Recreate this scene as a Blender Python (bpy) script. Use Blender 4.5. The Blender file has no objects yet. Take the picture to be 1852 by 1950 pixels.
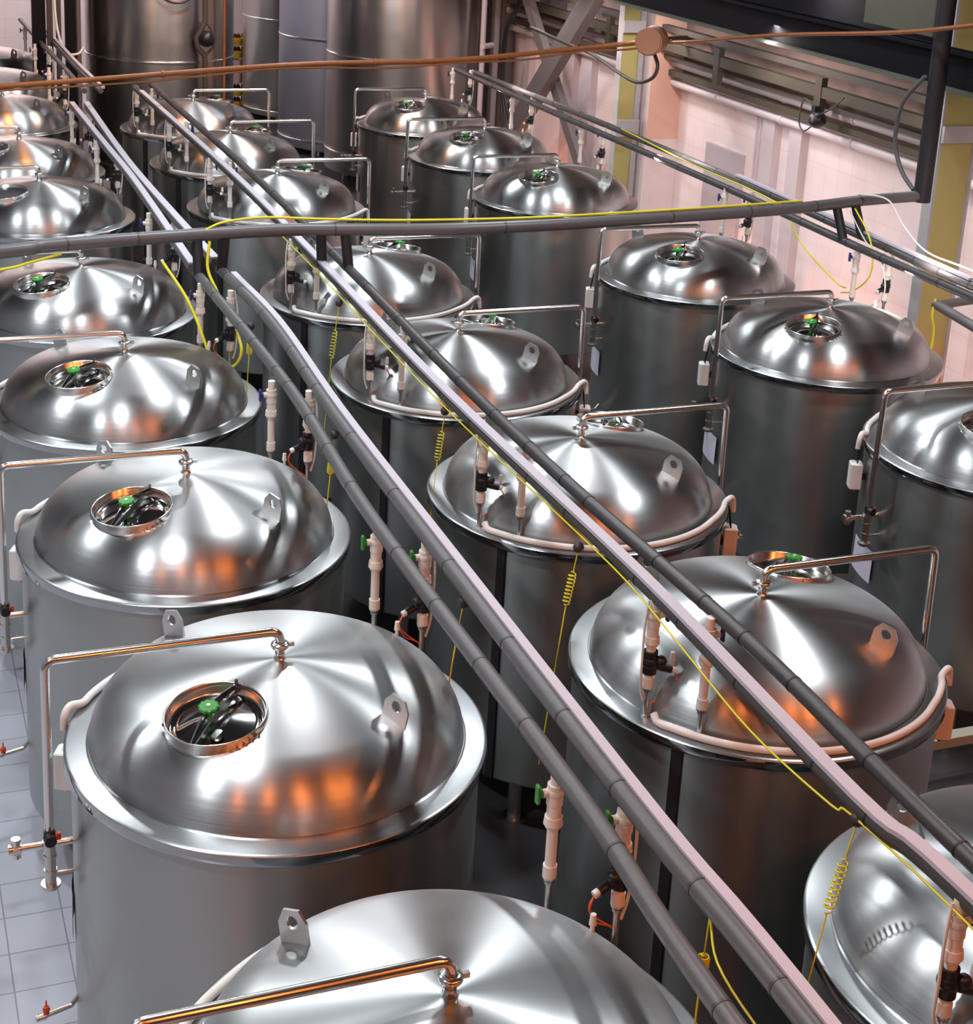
import bpy, math, random
from mathutils import Vector, Matrix
random.seed(7)
PI = math.pi
S = 1.2            # one building unit (the radius of a tank's rim) in metres
ZF = -2.05         # floor, in units, measured from the rims of the tanks
sc = bpy.context.scene
COL = sc.collection

# ------------------------------------------------------------------ materials
def new_mat(name):
    m = bpy.data.materials.new(name); m.use_nodes = True
    nt = m.node_tree
    return m, nt, nt.nodes['Principled BSDF']
def plain(name, col, rough=.5, metal=0., noise=0., nscale=8., spec=None, bump=0.):
    m, nt, b = new_mat(name)
    b.inputs['Roughness'].default_value = rough
    b.inputs['Metallic'].default_value = metal
    if spec is not None: b.inputs['Specular IOR Level'].default_value = spec
    if noise > 0 or bump > 0:
        tc = nt.nodes.new('ShaderNodeTexCoord'); nz = nt.nodes.new('ShaderNodeTexNoise')
        nz.inputs['Scale'].default_value = nscale; nz.inputs['Detail'].default_value = 5
        nt.links.new(tc.outputs['Object'], nz.inputs['Vector'])
        mx = nt.nodes.new('ShaderNodeMix'); mx.data_type = 'RGBA'
        mx.inputs['A'].default_value = (*[c*(1-noise) for c in col], 1)
        mx.inputs['B'].default_value = (*[min(1, c*(1+noise)) for c in col], 1)
        nt.links.new(nz.outputs['Fac'], mx.inputs['Factor'])
        nt.links.new(mx.outputs['Result'], b.inputs['Base Color'])
        if bump > 0:
            bp = nt.nodes.new('ShaderNodeBump'); bp.inputs['Strength'].default_value = bump
            bp.inputs['Distance'].default_value = .01
            nt.links.new(nz.outputs['Fac'], bp.inputs['Height']); nt.links.new(bp.outputs['Normal'], b.inputs['Normal'])
    else:
        b.inputs['Base Color'].default_value = (*col, 1)
    return m
def brushed_spun(name, col, rough, aniso, rot=.25, bump=.12, ring=420.):
    """stainless steel spun on a lathe: fine rings round the object's own z axis"""
    m, nt, b = new_mat(name)
    b.inputs['Metallic'].default_value = 1
    b.inputs['Base Color'].default_value = (*col, 1)
    b.inputs['Anisotropic'].default_value = aniso
    b.inputs['Anisotropic Rotation'].default_value = rot
    tg = nt.nodes.new('ShaderNodeTangent'); tg.direction_type = 'RADIAL'; tg.axis = 'Z'
    nt.links.new(tg.outputs['Tangent'], b.inputs['Tangent'])
    tc = nt.nodes.new('ShaderNodeTexCoord'); sp = nt.nodes.new('ShaderNodeSeparateXYZ')
    nt.links.new(tc.outputs['Object'], sp.inputs['Vector'])
    cb = nt.nodes.new('ShaderNodeCombineXYZ'); nt.links.new(sp.outputs['X'], cb.inputs['X']); nt.links.new(sp.outputs['Y'], cb.inputs['Y'])
    ln = nt.nodes.new('ShaderNodeVectorMath'); ln.operation = 'LENGTH'; nt.links.new(cb.outputs['Vector'], ln.inputs[0])
    n1 = nt.nodes.new('ShaderNodeTexNoise'); n1.noise_dimensions = '1D'; n1.inputs['Scale'].default_value = ring
    n1.inputs['Detail'].default_value = 3
    nt.links.new(ln.outputs['Value'], n1.inputs['W'])
    n2 = nt.nodes.new('ShaderNodeTexNoise'); n2.inputs['Scale'].default_value = 3.2; n2.inputs['Detail'].default_value = 4
    nt.links.new(tc.outputs['Object'], n2.inputs['Vector'])
    ad = nt.nodes.new('ShaderNodeMath'); ad.operation = 'MULTIPLY_ADD'; ad.inputs[1].default_value = .10
    ad.inputs[2].default_value = rough-.11
    nt.links.new(n1.outputs['Fac'], ad.inputs[0])
    a2 = nt.nodes.new('ShaderNodeMath'); a2.operation = 'MULTIPLY_ADD'; a2.inputs[1].default_value = .12
    nt.links.new(n2.outputs['Fac'], a2.inputs[0]); nt.links.new(ad.outputs[0], a2.inputs[2])
    nt.links.new(a2.outputs[0], b.inputs['Roughness'])
    bp = nt.nodes.new('ShaderNodeBump'); bp.inputs['Strength'].default_value = bump; bp.inputs['Distance'].default_value = .012
    n3 = nt.nodes.new('ShaderNodeTexNoise'); n3.inputs['Scale'].default_value = 1.7; n3.inputs['Detail'].default_value = 1
    nt.links.new(tc.outputs['Object'], n3.inputs['Vector'])
    nt.links.new(n3.outputs['Fac'], bp.inputs['Height']); nt.links.new(bp.outputs['Normal'], b.inputs['Normal'])
    return m
def sheet_steel(name, col, rough, wav=.06):
    """rolled stainless sheet with soft waviness and a few smears"""
    m, nt, b = new_mat(name)
    b.inputs['Metallic'].default_value = 1
    tc = nt.nodes.new('ShaderNodeTexCoord')
    mp = nt.nodes.new('ShaderNodeMapping'); mp.inputs['Scale'].default_value = (3.5, 3.5, .35)
    nt.links.new(tc.outputs['Object'], mp.inputs['Vector'])
    nz = nt.nodes.new('ShaderNodeTexNoise'); nz.inputs['Scale'].default_value = 1.6; nz.inputs['Detail'].default_value = 5
    nt.links.new(mp.outputs['Vector'], nz.inputs['Vector'])
    mr = nt.nodes.new('ShaderNodeMapRange'); mr.inputs['To Min'].default_value = rough-.05; mr.inputs['To Max'].default_value = rough+.07
    nt.links.new(nz.outputs['Fac'], mr.inputs['Value']); nt.links.new(mr.outputs['Result'], b.inputs['Roughness'])
    mx = nt.nodes.new('ShaderNodeMix'); mx.data_type = 'RGBA'
    mx.inputs['A'].default_value = (*[c*.94 for c in col], 1); mx.inputs['B'].default_value = (*[min(1, c*1.06) for c in col], 1)
    nt.links.new(nz.outputs['Fac'], mx.inputs['Factor']); nt.links.new(mx.outputs['Result'], b.inputs['Base Color'])
    bp = nt.nodes.new('ShaderNodeBump'); bp.inputs['Strength'].default_value = wav; bp.inputs['Distance'].default_value = .05
    n2 = nt.nodes.new('ShaderNodeTexNoise'); n2.inputs['Scale'].default_value = .9; n2.inputs['Detail'].default_value = 0
    nt.links.new(mp.outputs['Vector'], n2.inputs['Vector']); nt.links.new(n2.outputs['Fac'], bp.inputs['Height']); nt.links.new(bp.outputs['Normal'], b.inputs['Normal'])
    return m
def tiles(name, c1, c2, mortar, w, h, loc=(0, 0, 0), rot=(0, 0, 0), rough=.3, ms=.006, dirt=.12):
    m, nt, b = new_mat(name)
    tc = nt.nodes.new('ShaderNodeTexCoord'); mp = nt.nodes.new('ShaderNodeMapping')
    mp.inputs['Location'].default_value = loc; mp.inputs['Rotation'].default_value = rot
    nt.links.new(tc.outputs['Object'], mp.inputs['Vector'])
    br = nt.nodes.new('ShaderNodeTexBrick'); br.offset = 0; br.squash = 1
    br.inputs['Scale'].default_value = 1; br.inputs['Brick Width'].default_value = w; br.inputs['Row Height'].default_value = h
    br.inputs['Mortar Size'].default_value = ms; br.inputs['Mortar Smooth'].default_value = .1; br.inputs['Bias'].default_value = 0
    br.inputs['Color1'].default_value = (*c1, 1); br.inputs['Color2'].default_value = (*c2, 1); br.inputs['Mortar'].default_value = (*mortar, 1)
    nt.links.new(mp.outputs['Vector'], br.inputs['Vector'])
    nz = nt.nodes.new('ShaderNodeTexNoise'); nz.inputs['Scale'].default_value = 1.3; nz.inputs['Detail'].default_value = 6
    nt.links.new(tc.outputs['Object'], nz.inputs['Vector'])
    mr = nt.nodes.new('ShaderNodeMapRange'); mr.inputs['From Min'].default_value = .3; mr.inputs['From Max'].default_value = .7
    mr.inputs['To Min'].default_value = 1-dirt; mr.inputs['To Max'].default_value = 1.0
    nt.links.new(nz.outputs['Fac'], mr.inputs['Value'])
    mx = nt.nodes.new('ShaderNodeMix'); mx.data_type = 'RGBA'; mx.blend_type = 'MULTIPLY'; mx.inputs['Factor'].default_value = 1
    nt.links.new(br.outputs['Color'], mx.inputs['A']); nt.links.new(mr.outputs['Result'], mx.inputs['B'])
    nt.links.new(mx.outputs['Result'], b.inputs['Base Color'])
    b.inputs['Roughness'].default_value = rough
    bp = nt.nodes.new('ShaderNodeBump'); bp.inputs['Strength'].default_value = .3; bp.inputs['Distance'].default_value = .003; bp.invert = True
    nt.links.new(br.outputs['Fac'], bp.inputs['Height']); nt.links.new(bp.outputs['Normal'], b.inputs['Normal'])
    return m
def peeling(name, c1, c2, scale=2.5, thr=.55, rough=.6):
    """paint with rust or stain patches of their own shape"""
    m, nt, b = new_mat(name)
    tc = nt.nodes.new('ShaderNodeTexCoord'); nz = nt.nodes.new('ShaderNodeTexNoise')
    mp = nt.nodes.new('ShaderNodeMapping'); mp.inputs['Scale'].default_value = (1, 1, .45)
    nt.links.new(tc.outputs['Object'], mp.inputs['Vector']); nt.links.new(mp.outputs['Vector'], nz.inputs['Vector'])
    nz.inputs['Scale'].default_value = scale; nz.inputs['Detail'].default_value = 8; nz.inputs['Roughness'].default_value = .62
    cr = nt.nodes.new('ShaderNodeValToRGB'); e = cr.color_ramp.elements
    e[0].position = thr; e[0].color = (*c1, 1); e[1].position = thr+.09; e[1].color = (*c2, 1)
    nt.links.new(nz.outputs['Fac'], cr.inputs['Fac']); nt.links.new(cr.outputs['Color'], b.inputs['Base Color'])
    b.inputs['Roughness'].default_value = rough
    return m

M = {}
M['dome'] = brushed_spun('spun_stainless', (.47, .475, .48), .335, .90)
M['flange'] = brushed_spun('flange_stainless', (.43, .44, .45), .33, .6)
M['rim'] = plain('polished_rim', (.42, .42, .42), .06, 1.)
M['shell'] = brushed_spun('tank_sheet_steel', (.43, .44, .42), .34, .80, .25, .04, 40)
M['silo'] = brushed_spun('silo_sheet_steel', (.50, .50, .49), .36, .85, .25, .05, 20)
M['polish'] = plain('polished_steel', (.78, .77, .74), .21, 1.)
M['satin'] = plain('satin_steel', (.60, .59, .57), .30, 1., .08, 30)
M['mirror'] = plain('mirror_steel', (.60, .60, .60), .07, 1.)
M['yoke'] = plain('darkened_steel_plate', (.20, .20, .20), .22, 1.)  # dark reflections on the upright plates are put into this colour
M['lug'] = plain('laser_cut_steel', (.66, .66, .64), .30, 1., .08, 20)
M['green'] = plain('green_plastic', (.03, .27, .035), .35)
M['white_cap'] = plain('pale_plastic', (.6, .75, .55), .4)
M['pvc'] = plain('white_pvc', (.74, .70, .64), .42, 0, .06, 14)
M['hose'] = plain('white_hose', (.74, .73, .70), .45, 0, .04, 9)
M['box'] = plain('white_enclosure', (.76, .74, .72), .45)
M['black'] = plain('black_plastic', (.012, .012, .016), .35)
M['blue'] = plain('blue_handle', (.025, .025, .16), .4)
M['red'] = plain('red_handle', (.55, .05, .012), .4)
M['wire'] = plain('orange_wire', (.75, .12, .03), .45)
M['yellow'] = plain('yellow_cable', (.72, .68, .02), .42)
M['insul'] = plain('dark_foam_insulation', (.055, .052, .053), .40, 0, .18, 18, bump=.15)
M['insul_light'] = plain('grey_foam_insulation', (.098, .097, .102), .42, 0, .15, 18, bump=.15)
M['insul_cross'] = plain('pale_grey_insulation', (.115, .112, .12), .36, 0, .12, 18, bump=.1)
M['insul_black'] = plain('black_foam_insulation', (.012, .012, .016), .55, 0, .3, 9, bump=.2)
M['tray'] = plain('galvanised_tray', (.50, .47, .53), .5, 0, .05, 10)
M['paper'] = plain('paper_label', (.62, .60, .72), .6)
M['copper'] = plain('brown_conduit', (.26, .085, .02), .38, .0, .3, 12)
M['rubber'] = plain('dark_rubber', (.04, .032, .03), .5)
M['floor'] = tiles('grey_floor_tiles', (.47, .49, .55), (.45, .47, .53), (.25, .26, .31), .326*S, .3275*S, (-.499*S, -7.735*S, 0), rough=.28, ms=.0055)
M['wall'] = tiles('pale_wall_tiles', (.80, .70, .70), (.79, .69, .695), (.66, .57, .58), .34, .50, (0, 0, 0), (0, 0, 0), rough=.30, ms=.004)
M['plaster'] = plain('pale_plaster', (.66, .58, .58), .7, 0, .08, 3)
M['pilaster'] = plain('lilac_grey_paint', (.50, .44, .46), .6, 0, .05, 3)
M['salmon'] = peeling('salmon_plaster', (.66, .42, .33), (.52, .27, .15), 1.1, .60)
M['colyellow'] = peeling('yellow_column_paint', (.36, .33, .12), (.24, .11, .035), 1.6, .60)
M['colgrey'] = plain('grey_column_paint', (.34, .34, .35), .6, 0, .12, 4)
M['brace'] = plain('grey_brace_paint', (.125, .11, .108), .6, 0, .1, 5)
M['dark'] = plain('dark_painted_steel', (.006, .006, .009), .6, 0, .2, 4, spec=.12)
M['darkbrown'] = plain('dark_brown_steel', (.06, .05, .04), .6, 0, .25, 4)
M['flangegreen'] = plain('dusty_green_grey', (.10, .105, .08), .6, 0, .2, 6)
M['olive'] = plain('olive_rail', (.055, .048, .032), .6, 0, .2, 6)
M['pipewhite'] = plain('lilac_white_pipe', (.55, .50, .52), .4, 0, .06, 5)
M['ceil'] = plain('dark_ceiling', (.05, .048, .045), .8, 0, .1, 2)
M['leftwall'] = plain('grey_side_wall', (.20, .20, .21), .7, 0, .08, 2)
M['rearwall'] = plain('brown_rear_wall', (.16, .11, .085), .7, 0, .15, 2)
M['upper'] = plain('unlit_upper_wall', (.20, .13, .11), .8, 0, .35, 2.2)  # little light reaches up here; that dimness is put into the colour
M['shadefloor'] = plain('shaded_glossy_floor', (.065, .068, .075), .35, 0, .3, 1.2)  # shade between the tank rows, put into the floor colour
M['door'] = plain('lilac_grey_door', (.42, .38, .41), .5)
M['panel'] = plain('drab_cabinet', (.10, .10, .075), .5, 0, .08, 4)
M['crate'] = plain('yellow_crate', (.62, .40, .02), .5)
M['bottle'] = plain('brown_bottles', (.10, .02, .012), .2)
M['cans'] = plain('pale_pink_packs', (.72, .52, .50), .5, 0, .25, 40)
M['redpaint'] = plain('dark_red_floor_paint', (.07, .012, .010), .5)
M['curb'] = plain('pale_curb', (.45, .47, .38), .6)
M['boxcream'] = peeling('faded_box_paint', (.42, .20, .12), (.50, .42, .12), 2., .62)
M['silo_blue'] = plain('pale_blue_coated_steel', (.52, .57, .70), .35, .25, .05, 2)

# ------------------------------------------------------------------ mesh builder
class MB:
    def __init__(s): s.v = []; s.f = []; s.sm = []
    def add(s, vs, fs, smooth=False, mat=None):
        o = len(s.v)
        for v in vs:
            v = Vector(v)
            if mat is not None: v = mat @ v
            s.v.append(tuple(v))
        for f in fs: s.f.append([i+o for i in f]); s.sm.append(smooth)
        return s
    def box(s, c, d, mat=None, bev=0.):
        x, y, z = [k/2 for k in d]
        if bev <= 0:
            vs = [(c[0]+i*x, c[1]+j*y, c[2]+k*z) for i in (-1, 1) for j in (-1, 1) for k in (-1, 1)]
            fs = [(0, 1, 3, 2), (4, 6, 7, 5), (0, 4, 5, 1), (2, 3, 7, 6), (0, 2, 6, 4), (1, 5, 7, 3)]
            return s.add(vs, fs, False, mat)
        prof = [(-x+bev, -y), (x-bev, -y), (x, -y+bev), (x, y-bev), (x-bev, y), (-x+bev, y), (-x, y-bev), (-x, -y+bev)]
        def ring(zz, sc_): return [(c[0]+p[0]*sc_[0], c[1]+p[1]*sc_[1], c[2]+zz) for p in prof]
        k = ((x-bev)/x, (y-bev)/y)
        vs = ring(-z, k)+ring(-z+bev, (1, 1))+ring(z-bev, (1, 1))+ring(z, k)
        fs = [tuple(range(7, -1, -1)), tuple(range(24, 32))]
        for r in range(3):
            for i in range(8): fs.append((r*8+i, r*8+(i+1) % 8, (r+1)*8+(i+1) % 8, (r+1)*8+i))
        return s.add(vs, fs, False, mat)
    def lathe(s, prof, n=48, mat=None, smooth=True, a0=0., a1=2*PI):
        full = abs(a1-a0-2*PI) < 1e-6; m = n if full else n+1
        vs = []; fs = []
        for (r, z) in prof:
            for i in range(m):
                a = a0+(a1-a0)*i/n; vs.append((r*math.cos(a), r*math.sin(a), z))
        for j in range(len(prof)-1):
            for i in range(n):
                i2 = (i+1) % m
                fs.append((j*m+i, j*m+i2, (j+1)*m+i2, (j+1)*m+i))
        return s.add(vs, fs, smooth, mat)
    def cyl(s, p0, p1, r, n=20, r1=None, caps=True):
        p0 = Vector(p0); p1 = Vector(p1); d = p1-p0; L = d.length
        q = d.to_track_quat('Z', 'Y').to_matrix().to_4x4(); T = Matrix.Translation(p0) @ q
        r1 = r if r1 is None else r1
        vs = []; fs = []
        for rr, z in ((r, 0), (r1, L)):
            for i in range(n): vs.append((rr*math.cos(2*PI*i/n), rr*math.sin(2*PI*i/n), z))
        for i in range(n): fs.append((i, (i+1) % n, n+(i+1) % n, n+i))
        s.add(vs, fs, True, T)
        if caps:
            s.add(vs[:n], [tuple(range(n-1, -1, -1))], False, T); s.add(vs[n:], [tuple(range(n))], False, T)
        return s
    def tube(s, pts, r, n=12, caps=True):
        pts = [Vector(p) for p in pts]; N = len(pts)
        rr = r if isinstance(r, (list, tuple)) else [r]*N
        tg = []
        for i in range(N):
            t = (pts[min(i+1, N-1)]-pts[max(i-1, 0)]); tg.append(t.normalized())
        a = Vector((0, 0, 1)) if abs(tg[0].z) < .9 else Vector((1, 0, 0))
        nrm = (a-tg[0]*a.dot(tg[0])).normalized()
        vs = []; fs = []
        for i in range(N):
            nrm = (nrm-tg[i]*nrm.dot(tg[i])).normalized(); bn = tg[i].cross(nrm)
            for k in range(n):
                an = 2*PI*k/n; vs.append(tuple(pts[i]+(nrm*math.cos(an)+bn*math.sin(an))*rr[i]))
        for i in range(N-1):
            for k in range(n): fs.append((i*n+k, i*n+(k+1) % n, (i+1)*n+(k+1) % n, (i+1)*n+k))
        s.add(vs, fs, True)
        if caps:
            s.add(vs[:n], [tuple(range(n-1, -1, -1))]); s.add(vs[-n:], [tuple(range(n))])
        return s
    def strip(s, pts, w, h, side=0., up=0.):
        """box section swept along a path (w across, h high), offset sideways / up"""
        pts = [Vector(p) for p in pts]; N = len(pts); vs = []; fs = []
        for i in range(N):
            t = (pts[min(i+1, N-1)]-pts[max(i-1, 0)]).normalized()
            x = t.cross(Vector((0, 0, 1))).normalized(); z = x.cross(t)
            o = pts[i]+x*side+z*up
            for (a, b_) in ((-w/2, -h/2), (w/2, -h/2), (w/2, h/2), (-w/2, h/2)): vs.append(tuple(o+x*a+z*b_))
        for i in range(N-1):
            for k in range(4): fs.append((i*4+k, i*4+(k+1) % 4, (i+1)*4+(k+1) % 4, (i+1)*4+k))
        fs.append((3, 2, 1, 0)); e = (N-1)*4; fs.append((e, e+1, e+2, e+3))
        return s.add(vs, fs, False)
    def sphere(s, c, r, n=16, sq=1.):
        prof = [(max(1e-4, r*math.sin(PI*j/10)), -r*math.cos(PI*j/10)*sq) for j in range(11)]
        return s.lathe(prof, n, Matrix.Translation(Vector(c)))
    def build(s, name, mat, parent=None, shift=None):
        me = bpy.data.meshes.new(name)
        vs = s.v if shift is None else [(a-shift[0], b-shift[1], c-shift[2]) for a, b, c in s.v]
        me.from_pydata(vs, [], s.f); me.polygons.foreach_set('use_smooth', s.sm)
        me.materials.append(mat); me.update()
        o = bpy.data.objects.new(name, me); COL.objects.link(o)
        if shift is not None: o.location = shift
        if parent is not None: o.parent = parent
        return o
def tag(o, label=None, cat=None, group=None, kind=None):
    if label: o['label'] = label
    if cat: o['category'] = cat
    if group: o['group'] = group
    if kind: o['kind'] = kind
    return o
def empty(name, loc=(0, 0, 0), rz=0., label=None, cat=None, group=None):
    o = bpy.data.objects.new(name, None); o.empty_display_size = .2
    COL.objects.link(o); o.location = loc; o.rotation_euler = (0, 0, rz)
    return tag(o, label, cat, group)
def copy_tree(o, parent=None):
    c = o.copy(); COL.objects.link(c)
    if parent is not None: c.parent = parent
    for ch in list(o.children): copy_tree(ch, c)
    return c
def one(mb, name, mat, label, cat, group=None, kind=None):
    """a thing that is a single mesh; origin at its own lowest centre"""
    xs = [v[0] for v in mb.v]; ys = [v[1] for v in mb.v]; zs = [v[2] for v in mb.v]
    sh = ((min(xs)+max(xs))/2, (min(ys)+max(ys))/2, min(zs))
    return tag(mb.build(name, mat, None, sh), label, cat, group, kind)
def struct(mb, name, mat, label=None):
    o = mb.build(name, mat); o['kind'] = 'structure'
    if label: o['label'] = label
    return o
def smooth_path(pts, n=8):
    """Catmull-Rom through the points"""
    P = [Vector(p) for p in pts]; P = [P[0]*2-P[1]]+P+[P[-1]*2-P[-2]]; out = []
    for i in range(1, len(P)-2):
        for k in range(n):
            t = k/n; a, b, c, d = P[i-1:i+3]
            out.append(.5*((2*b)+(c-a)*t+(2*a-5*b+4*c-d)*t*t+(3*b-a-3*c+d)*t**3))
    out.append(P[-2]); return out
def bend_path(pts, rad, n=7):
    """polyline with rounded corners"""
    P = [Vector(p) for p in pts]; out = [P[0]]
    for i in range(1, len(P)-1):
        a = (P[i-1]-P[i]).normalized(); b = (P[i+1]-P[i]).normalized()
        ang = a.angle(b); d = min(rad/math.tan(ang/2), (P[i-1]-P[i]).length*.49, (P[i+1]-P[i]).length*.49)
        s0 = P[i]+a*d; s1 = P[i]+b*d
        for k in range(n+1):
            t = k/n; out.append(s0*(1-t)**2+P[i]*2*t*(1-t)+s1*t*t)
    out.append(P[-1]); return out

# ------------------------------------------------------------------ tank geometry
H0 = .386; R0 = .888; RK = .30; RC = 2.3
_d = math.sqrt((RC-RK)**2-(R0-RK)**2); ZK = H0-(RC-_d); ZC = ZK-_d; RJ = (R0-RK)*RC/(RC-RK)
def dome_z(r):
    if r < RJ: z = ZC+math.sqrt(RC*RC-r*r)
    else: z = ZK+math.sqrt(max(0, RK*RK-(r-(R0-RK))**2))
    return z
def dome_prof():
    p = []
    for i in range(0, 27):
        r = max(.0005, RJ*i/26); p.append((r, dome_z(r)))
    a0 = math.acos((RJ-(R0-RK))/RK)
    for i in range(1, 11):
        a = a0*(1-i/10); p.append((R0-RK+RK*math.cos(a), ZK+RK*math.sin(a)))
    p.append((R0, .012)); p.append((R0+.012, .004)); return p
def dome_frame(x, y):
    """matrix with z along the dome's normal, x axis pointing round the tank"""
    r = math.hypot(x, y); z = dome_z(r); n = Vector((x, y, z-ZC)).normalized() if r > 1e-6 else Vector((0, 0, 1))
    t = Vector((-y, x, 0)).normalized(); b = n.cross(t)
    m = Matrix((t, b, n)).transposed().to_4x4(); m.translation = Vector((x, y, z)); return m

def make_tank():
    t = empty('brewing_tank')
    MB().lathe([(.5, -1.74), (.955, -1.68), (.968, -1.66), (.968, -.04)], 96).build('shell', M['shell'], t)
    MB().lathe([(.885, .006), (.985, .0), (.996, -.003), (1.0, -.008)], 128).build('top_flange', M['flange'], t)
    MB().lathe([(1.0, -.007), (1.003, -.052), (.999, -.056), (.968, -.056)], 128).build('rim_band', M['rim'], t)
    # dome with the manway opening cut out: vertices next to the cut are drawn onto the collar circle
    mb = MB(); hx, hy = -.375, -.345; prof = []
    dp = dome_prof()
    for a, b_ in zip(dp[:-1], dp[1:]):
        for q in range(3): prof.append((a[0]+(b_[0]-a[0])*q/3, a[1]+(b_[1]-a[1])*q/3))
    prof.append(dp[-1]); prof = [(r_, dome_z(r_) if r_ < R0-.06 else z_) for r_, z_ in prof]
    mb.lathe(prof, 180)
    nv = []
    for (vx, vy, vz) in mb.v:
        d = math.hypot(vx-hx, vy-hy)
        if .203 < d < .233:
            vx, vy = hx+(vx-hx)/d*.2175, hy+(vy-hy)/d*.2175; vz = dome_z(math.hypot(vx, vy))
        nv.append((vx, vy, vz))
    mb.v = nv; keep = []
    for f in mb.f:
        cx_ = sum(nv[i][0] for i in f)/4; cy_ = sum(nv[i][1] for i in f)/4
        if math.hypot(cx_-hx, cy_-hy) > .2165: keep.append(f)
    mb.f = keep; mb.sm = [True]*len(keep); mb.build('dome_lid', M['dome'], t)
    # hatch
    F = dome_frame(-.375, -.345)
    # manway collar leans only half as much as the dome
    n = F.to_3x3() @ Vector((0, 0, 1)); n = (n+Vector((0, 0, .60))).normalized()
    tx = Vector((.62, .78, 0)); tx = (tx-n*tx.dot(n)).normalized(); ty = n.cross(tx)
    F2 = Matrix((tx, ty, n)).transposed().to_4x4(); F2.translation = F.translation
    mb = MB(); mb.lathe([(.236, -.12), (.232, -.04), (.230, .014), (.233, .019), (.229, .024), (.223, .019), (.220, -.03), (.208, -.040), (.198, -.046)], 72, F2)
    hc = mb.build('hatch_collar', M['polish'], t)
    mb = MB(); mb.lathe([(.0005, -.018), (.10, -.022), (.170, -.040), (.192, -.042), (.203, -.032), (.214, -.034)], 64, F2)
    mb.cyl(F2 @ Vector((-.10, -.055, -.024)), F2 @ Vector((-.10, -.055, -.006)), .030, 20)
    mb.build('hatch_cover', M['mirror'], hc)
    mb = MB()
    for sgn in (-1, 1):                       # yoke made of two bowed plates
        pts = [F2 @ Vector((-.222+.444*k/14, sgn*(.008+.016*math.sin(PI*k/14)), .004+.030*math.sin(PI*k/14))) for k in range(15)]
        ww = [.020+.020*math.sin(PI*k/14) for k in range(15)]
        vs = []; fs = []
        for k, p in enumerate(pts):
            for (a, b_) in ((0, -1), (.006, -1), (.006, 1), (0, 1)):
                vs.append(tuple(p+n*(b_*ww[k]/2)+ty*(a*sgn)))
        for k in range(14):
            for q in range(4): fs.append((k*4+q, k*4+(q+1) % 4, k*4+4+(q+1) % 4, k*4+4+q))
        fs.append((0, 1, 2, 3)); fs.append((59, 58, 57, 56)); mb.add(vs, fs)
    mb.cyl(F2 @ Vector((.214, 0, -.02)), F2 @ Vector((.214, 0, .045)), .009, 12)
    mb.build('yoke', M['yoke'], hc)
    mb = MB()
    k0 = Vector((-.02, .02, .050)); seg = 40
    vs = []; fs = []
    for z, rr in ((0, .030), (.004, .043), (.018, .045), (.022, .040)):
        for i in range(seg):
            a = 2*PI*i/seg; w = rr*(1+.07*math.cos(a*10)); vs.append((k0.x+w*math.cos(a), k0.y+w*math.sin(a), k0.z+z))
    for j in range(3):
        for i in range(seg): fs.append((j*seg+i, j*seg+(i+1) % seg, (j+1)*seg+(i+1) % seg, (j+1)*seg+i))
    fs.append(tuple(range(seg-1, -1, -1))); fs.append(tuple(range(3*seg, 4*seg)))
    mb.add(vs, fs, False, F2); mb.cyl(F2 @ (k0-Vector((0, 0, .06))), F2 @ k0, .014, 14)
    tag(mb.build('knob', M['green'], hc), 'green plastic hand knob')
    mb = MB(); mb.cyl(F2 @ (k0+Vector((0, 0, .022))), F2 @ (k0+Vector((0, 0, .026))), .010, 14); mb.build('knob_cap', M['white_cap'], hc)
    # lifting lugs in the radial plane, opposite each other
    for sgn in (1, -1):
        lx, ly = .400*sgn, -.530*sgn; rr = math.hypot(lx, ly); z0 = dome_z(rr)
        er = Vector((lx, ly, 0))/rr; et = Vector((-er.y, er.x, 0)); slope = math.atan2(rr, z0-ZC)
        ca, sa = math.cos(slope), math.sin(slope)
        u = er*ca-Vector((0, 0, 1))*sa; w = er*sa*.5+Vector((0, 0, 1)); w = (w-u*w.dot(u)).normalized(); w = (w+Vector((0, 0, .6))).normalized()
        outl = [(-.066, -.014), (.066, -.014), (.066, .080), (.036, .130), (-.036, .130), (-.066, .080)]
        cx_, cy_, rh = 0, .080, .027; nh = 18
        hole = [(cx_+rh*math.cos(2*PI*i/nh), cy_+rh*math.sin(2*PI*i/nh)) for i in range(nh)]
        # outline resampled so that every hole vertex has a partner
        def on_outline(a):
            best = None
            for i in range(6):
                p, q = Vector(outl[i]), Vector(outl[(i+1) % 6]); dd = Vector((math.cos(a), math.sin(a))); e = q-p
                den = dd.x*e.y-dd.y*e.x
                if abs(den) < 1e-9: continue
                qq = p-Vector((cx_, cy_)); tt = (qq.x*e.y-qq.y*e.x)/den; ss = (qq.x*dd.y-qq.y*dd.x)/den
                if tt > 0 and -1e-6 <= ss <= 1+1e-6: best = tt if best is None else min(best, tt)
            return (cx_+best*math.cos(a), cy_+best*math.sin(a))
        angs = sorted(set([round(2*PI*i/nh, 6) for i in range(nh)]+[round(math.atan2(p[1]-cy_, p[0]-cx_) % (2*PI), 6) for p in outl]))
        oo = [on_outline(a) for a in angs]; hh = [(cx_+rh*math.cos(a), cy_+rh*math.sin(a)) for a in angs]; K = len(angs)
        base = Vector((lx, ly, z0)); vs = []
        for th in (-.006, .006):
            for (a, b_) in oo+hh: vs.append(tuple(base+u*a+w*b_+et*th))
        fs = []
        for i in range(K):
            j = (i+1) % K
            fs += [(i, j, K+j, K+i), (2*K+i, 3*K+i, 3*K+j, 2*K+j), (i, 2*K+i, 2*K+j, j), (K+i, K+j, 3*K+j, 3*K+i)]
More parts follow.
